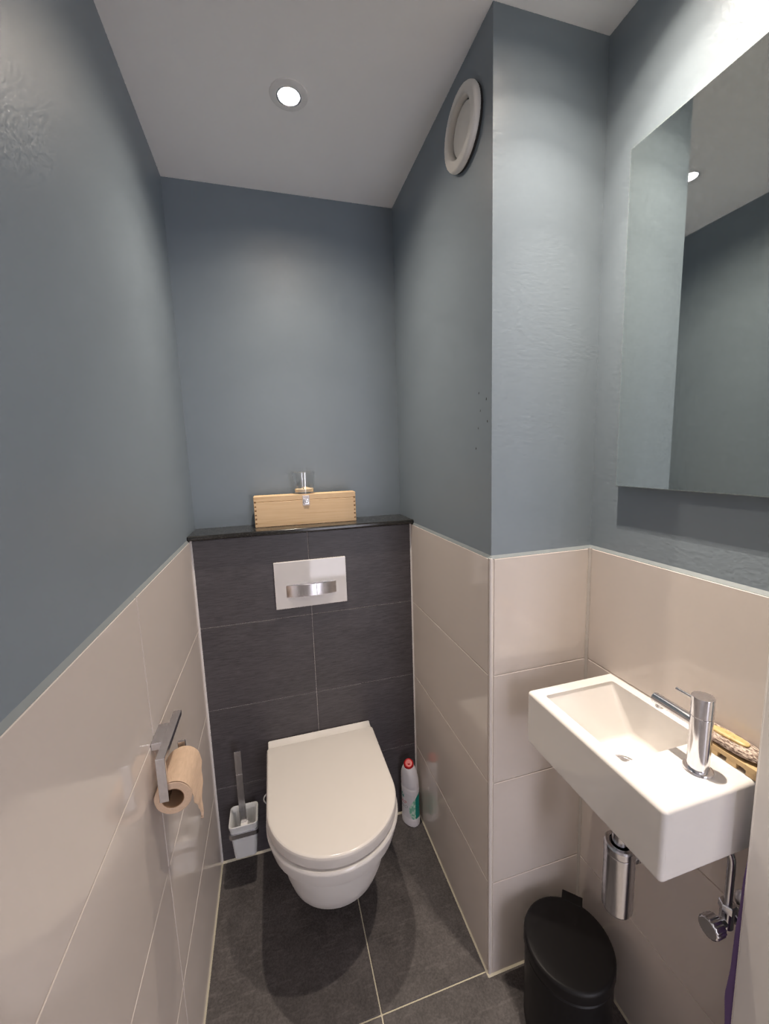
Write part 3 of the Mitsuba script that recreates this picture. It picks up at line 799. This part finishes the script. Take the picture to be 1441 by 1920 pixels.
for z, r in ((0, 0.0150), (0.002, 0.0168), (0.020, 0.0172), (0.0225, 0.0165), (0.0235, 0.0150)):
    a = np.linspace(0, 2 * np.pi, 96, endpoint=False)
    q = r + (0.0007 * np.cos(16 * a) if 0 < z < 0.022 else 0)
    kn.append(np.c_[np.full(96, vx - 0.0215 - z), vy + q * np.cos(a), vz + q * np.sin(a)][::-1])
obj('angle_valve__knob', loft(kn), 'chrome_dull', smooth=30)
obj('angle_valve__nut', lathe([(0, 0), (0.0115, 0), (0.0132, 0.002), (0.0132, 0.014), (0.0115, 0.016), (0, 0.016)], 6, (vx, vy, vz + 0.020)), 'chrome_dull', smooth=False)
obj('angle_valve__pipe', tube([(vx, vy, vz + 0.030), (vx, vy, vz + 0.07), (vx, vy, vz + 0.108), (vx - 0.001, vy + 0.001, vz + 0.125), (vx - 0.004, vy + 0.005, vz + 0.138), (vx - 0.008, vy + 0.010, vz + 0.150)], 0.0060, 24, 40), 'chrome_dull', smooth=50)
tag('angle_valve', 'chrome angle valve with ribbed knob and pipe on the right wall', 'valve')

# ------------------------------------------------------------------ soap dish, felt pad and soap behind the tap
fx0, fx1, fy0, fy1 = 1.0015, 1.0440, -0.9895, -0.8800
for x0, x1 in ((fx0, fx0 + 0.012), (fx1 - 0.012, fx1)):
    obj('soap_rack__rail', rbox(x0, x1, fy0, fy1, 0.9065, 0.9160, 0.0012, 12), 'rack_wood')
for k in range(4):
    y = fy1 - 0.004 - k * 0.0303
    obj('soap_rack__slat', rbox(fx0 + 0.0005, fx1 - 0.0005, y - 0.0165, y, 0.8972, 0.9072, 0.0010, 12), 'rack_wood')
obj('soap_rack__end_board', rbox(fx0 - 0.0010, fx1, fy0 - 0.002, fy0 + 0.017, 0.9060, 0.9170, 0.0012, 12), 'rack_wood')
tag('soap_rack', 'small slatted wooden soap rack on the washbasin beside the tap', 'soap rack')


def pebble(cx, cy, cz, a, b, c, seed, amp, rz=0.0, sub=4, e=2.6, dish=0.0):
    s = trimesh.creation.icosphere(subdivisions=sub)
    v = s.vertices.copy()
    f = (np.abs(v[:, 0]) ** e + np.abs(v[:, 1]) ** e + np.abs(v[:, 2]) ** 2.2) ** (1 / e)
    v = v / f[:, None]
    k = meshkit.fbm(v * 6.0 + seed) - 0.5
    v = v * (1 + amp * np.asarray(k).reshape(-1, 1))
    v = v * np.array([a, b, c])
    if dish:
        up_ = v[:, 2] > 0
        v[up_, 2] -= dish * np.exp(-((v[up_, 0] / (a * 0.6)) ** 2 + (v[up_, 1] / (b * 0.7)) ** 2))
    co_, si = math.cos(rz), math.sin(rz)
    x, y = v[:, 0] * co_ - v[:, 1] * si, v[:, 0] * si + v[:, 1] * co_
    return trimesh.Trimesh(np.c_[x + cx, y + cy, v[:, 2] + cz], s.faces, process=False)


obj('felt_pad', pebble(1.0226, -0.9330, 0.9270, 0.0214, 0.058, 0.0110, 3.0, 0.12, 0.0, dish=0.006), 'felt', smooth=60)
tag('felt_pad', 'oval grey-brown felted pad lying on the wooden soap rack', 'felt pad')
obj('soap_bar', pebble(1.0225, -0.9340, 0.9355, 0.0100, 0.0300, 0.0045, 9.0, 0.05, 0.10, e=3.0), 'soap', smooth=60)
tag('soap_bar', 'worn yellow bar of soap on the felted pad', 'soap')

# ------------------------------------------------------------------ pedal bin under the washbasin
CX, CY, CR, CT = 0.8890, -0.7130, 0.1035, 0.262
bo = (CX, CY, ZF)
obj('pedal_bin__body', lathe([(0, 0), (CR - 0.008, 0), (CR - 0.005, 0.003), (CR - 0.0045, 0.012), (CR - 0.003, 0.014), (CR - 0.003, 0.215), (CR - 0.006, 0.219), (CR - 0.006, 0.224), (0, 0.224)], 72, bo), 'bin_black', smooth=35)
obj('pedal_bin__lid', lathe([(0, 0.2245), (CR - 0.002, 0.2245), (CR - 0.0005, 0.226), (CR, 0.230), (CR, 0.2480), (CR - 0.0012, 0.2520), (CR - 0.004, 0.2550), (CR - 0.008, 0.2565), (CR - 0.03, 0.2580), (0, 0.2600)], 96, bo), 'bin_black', smooth=30)
ha = math.radians(40)
hm = rbox(-0.006, 0.022, -0.025, 0.025, 0.196, 0.2575, 0.002, 12)
obj('pedal_bin__hinge', hm.translate((CR - 0.006, 0, 0)).rotate((0, 0, 45)).translate(bo), 'bin_black')
pm = m3.Manifold.batch_hull([ball(0.003).translate(p) for p in ((-CR - 0.03, -0.022, 0.018), (-CR - 0.03, 0.022, 0.018), (-CR + 0.006, -0.022, 0.012), (-CR + 0.006, 0.022, 0.012))])
obj('pedal_bin__pedal', pm.rotate((0, 0, 62)).translate(bo), 'bin_black')
tag('pedal_bin', 'round matt black pedal bin on the floor under the washbasin', 'bin')

# ------------------------------------------------------------------ purple cloth by the door frame
prof_y = np.array([(0.10, -0.996), (0.20, -0.9955), (0.30, -0.995), (0.40, -0.998), (0.439, -1.0003), (0.495, -0.9952), (0.557, -1.0000), (0.637, -1.0007), (0.684, -1.0037), (0.733, -1.0042), (0.80, -1.0075), (0.86, -1.010), (0.92, -1.0115)])
zz = np.linspace(0.10, 0.92, 60)
yy = np.interp(zz, prof_y[:, 0], prof_y[:, 1])
rings = []
for z, y in zip(zz, yy):
    p = []
    w = np.interp(z, (0.10, 0.5, 0.92), (0.0115, 0.0110, 0.0035))
    for t in np.linspace(0, 2 * np.pi, 28, endpoint=False):
        rx = w * math.cos(t) * (1 + 0.10 * math.sin(3 * t + 5 * z))
        ry = (y + 1.0158) / 2
        p.append((np.interp(z, (0.74, 0.92), (0.9735, 0.9835)) + rx, (y - 1.0158) / 2 + ry * math.sin(t) * (1 + 0.05 * math.cos(4 * t)), z))
    rings.append(np.array(p))
obj('purple_cloth', loft(rings), 'purple', smooth=60)
tag('purple_cloth', 'purple cloth hanging by the door frame at the right edge', 'cloth')
obj('cloth_hook__plate', rod(0.005, 0.003, (0.9850, YF + 0.0038, 0.935), 'y', 0.001, 24), 'chrome_dull', smooth=40)
obj('cloth_hook__peg', rod(0.0025, 0.008, (0.9850, YF + 0.005, 0.931), 'y', 0.001, 16), 'chrome_dull', smooth=40)
tag('cloth_hook', 'small chrome wall hook holding the purple cloth behind the door frame', 'hook')
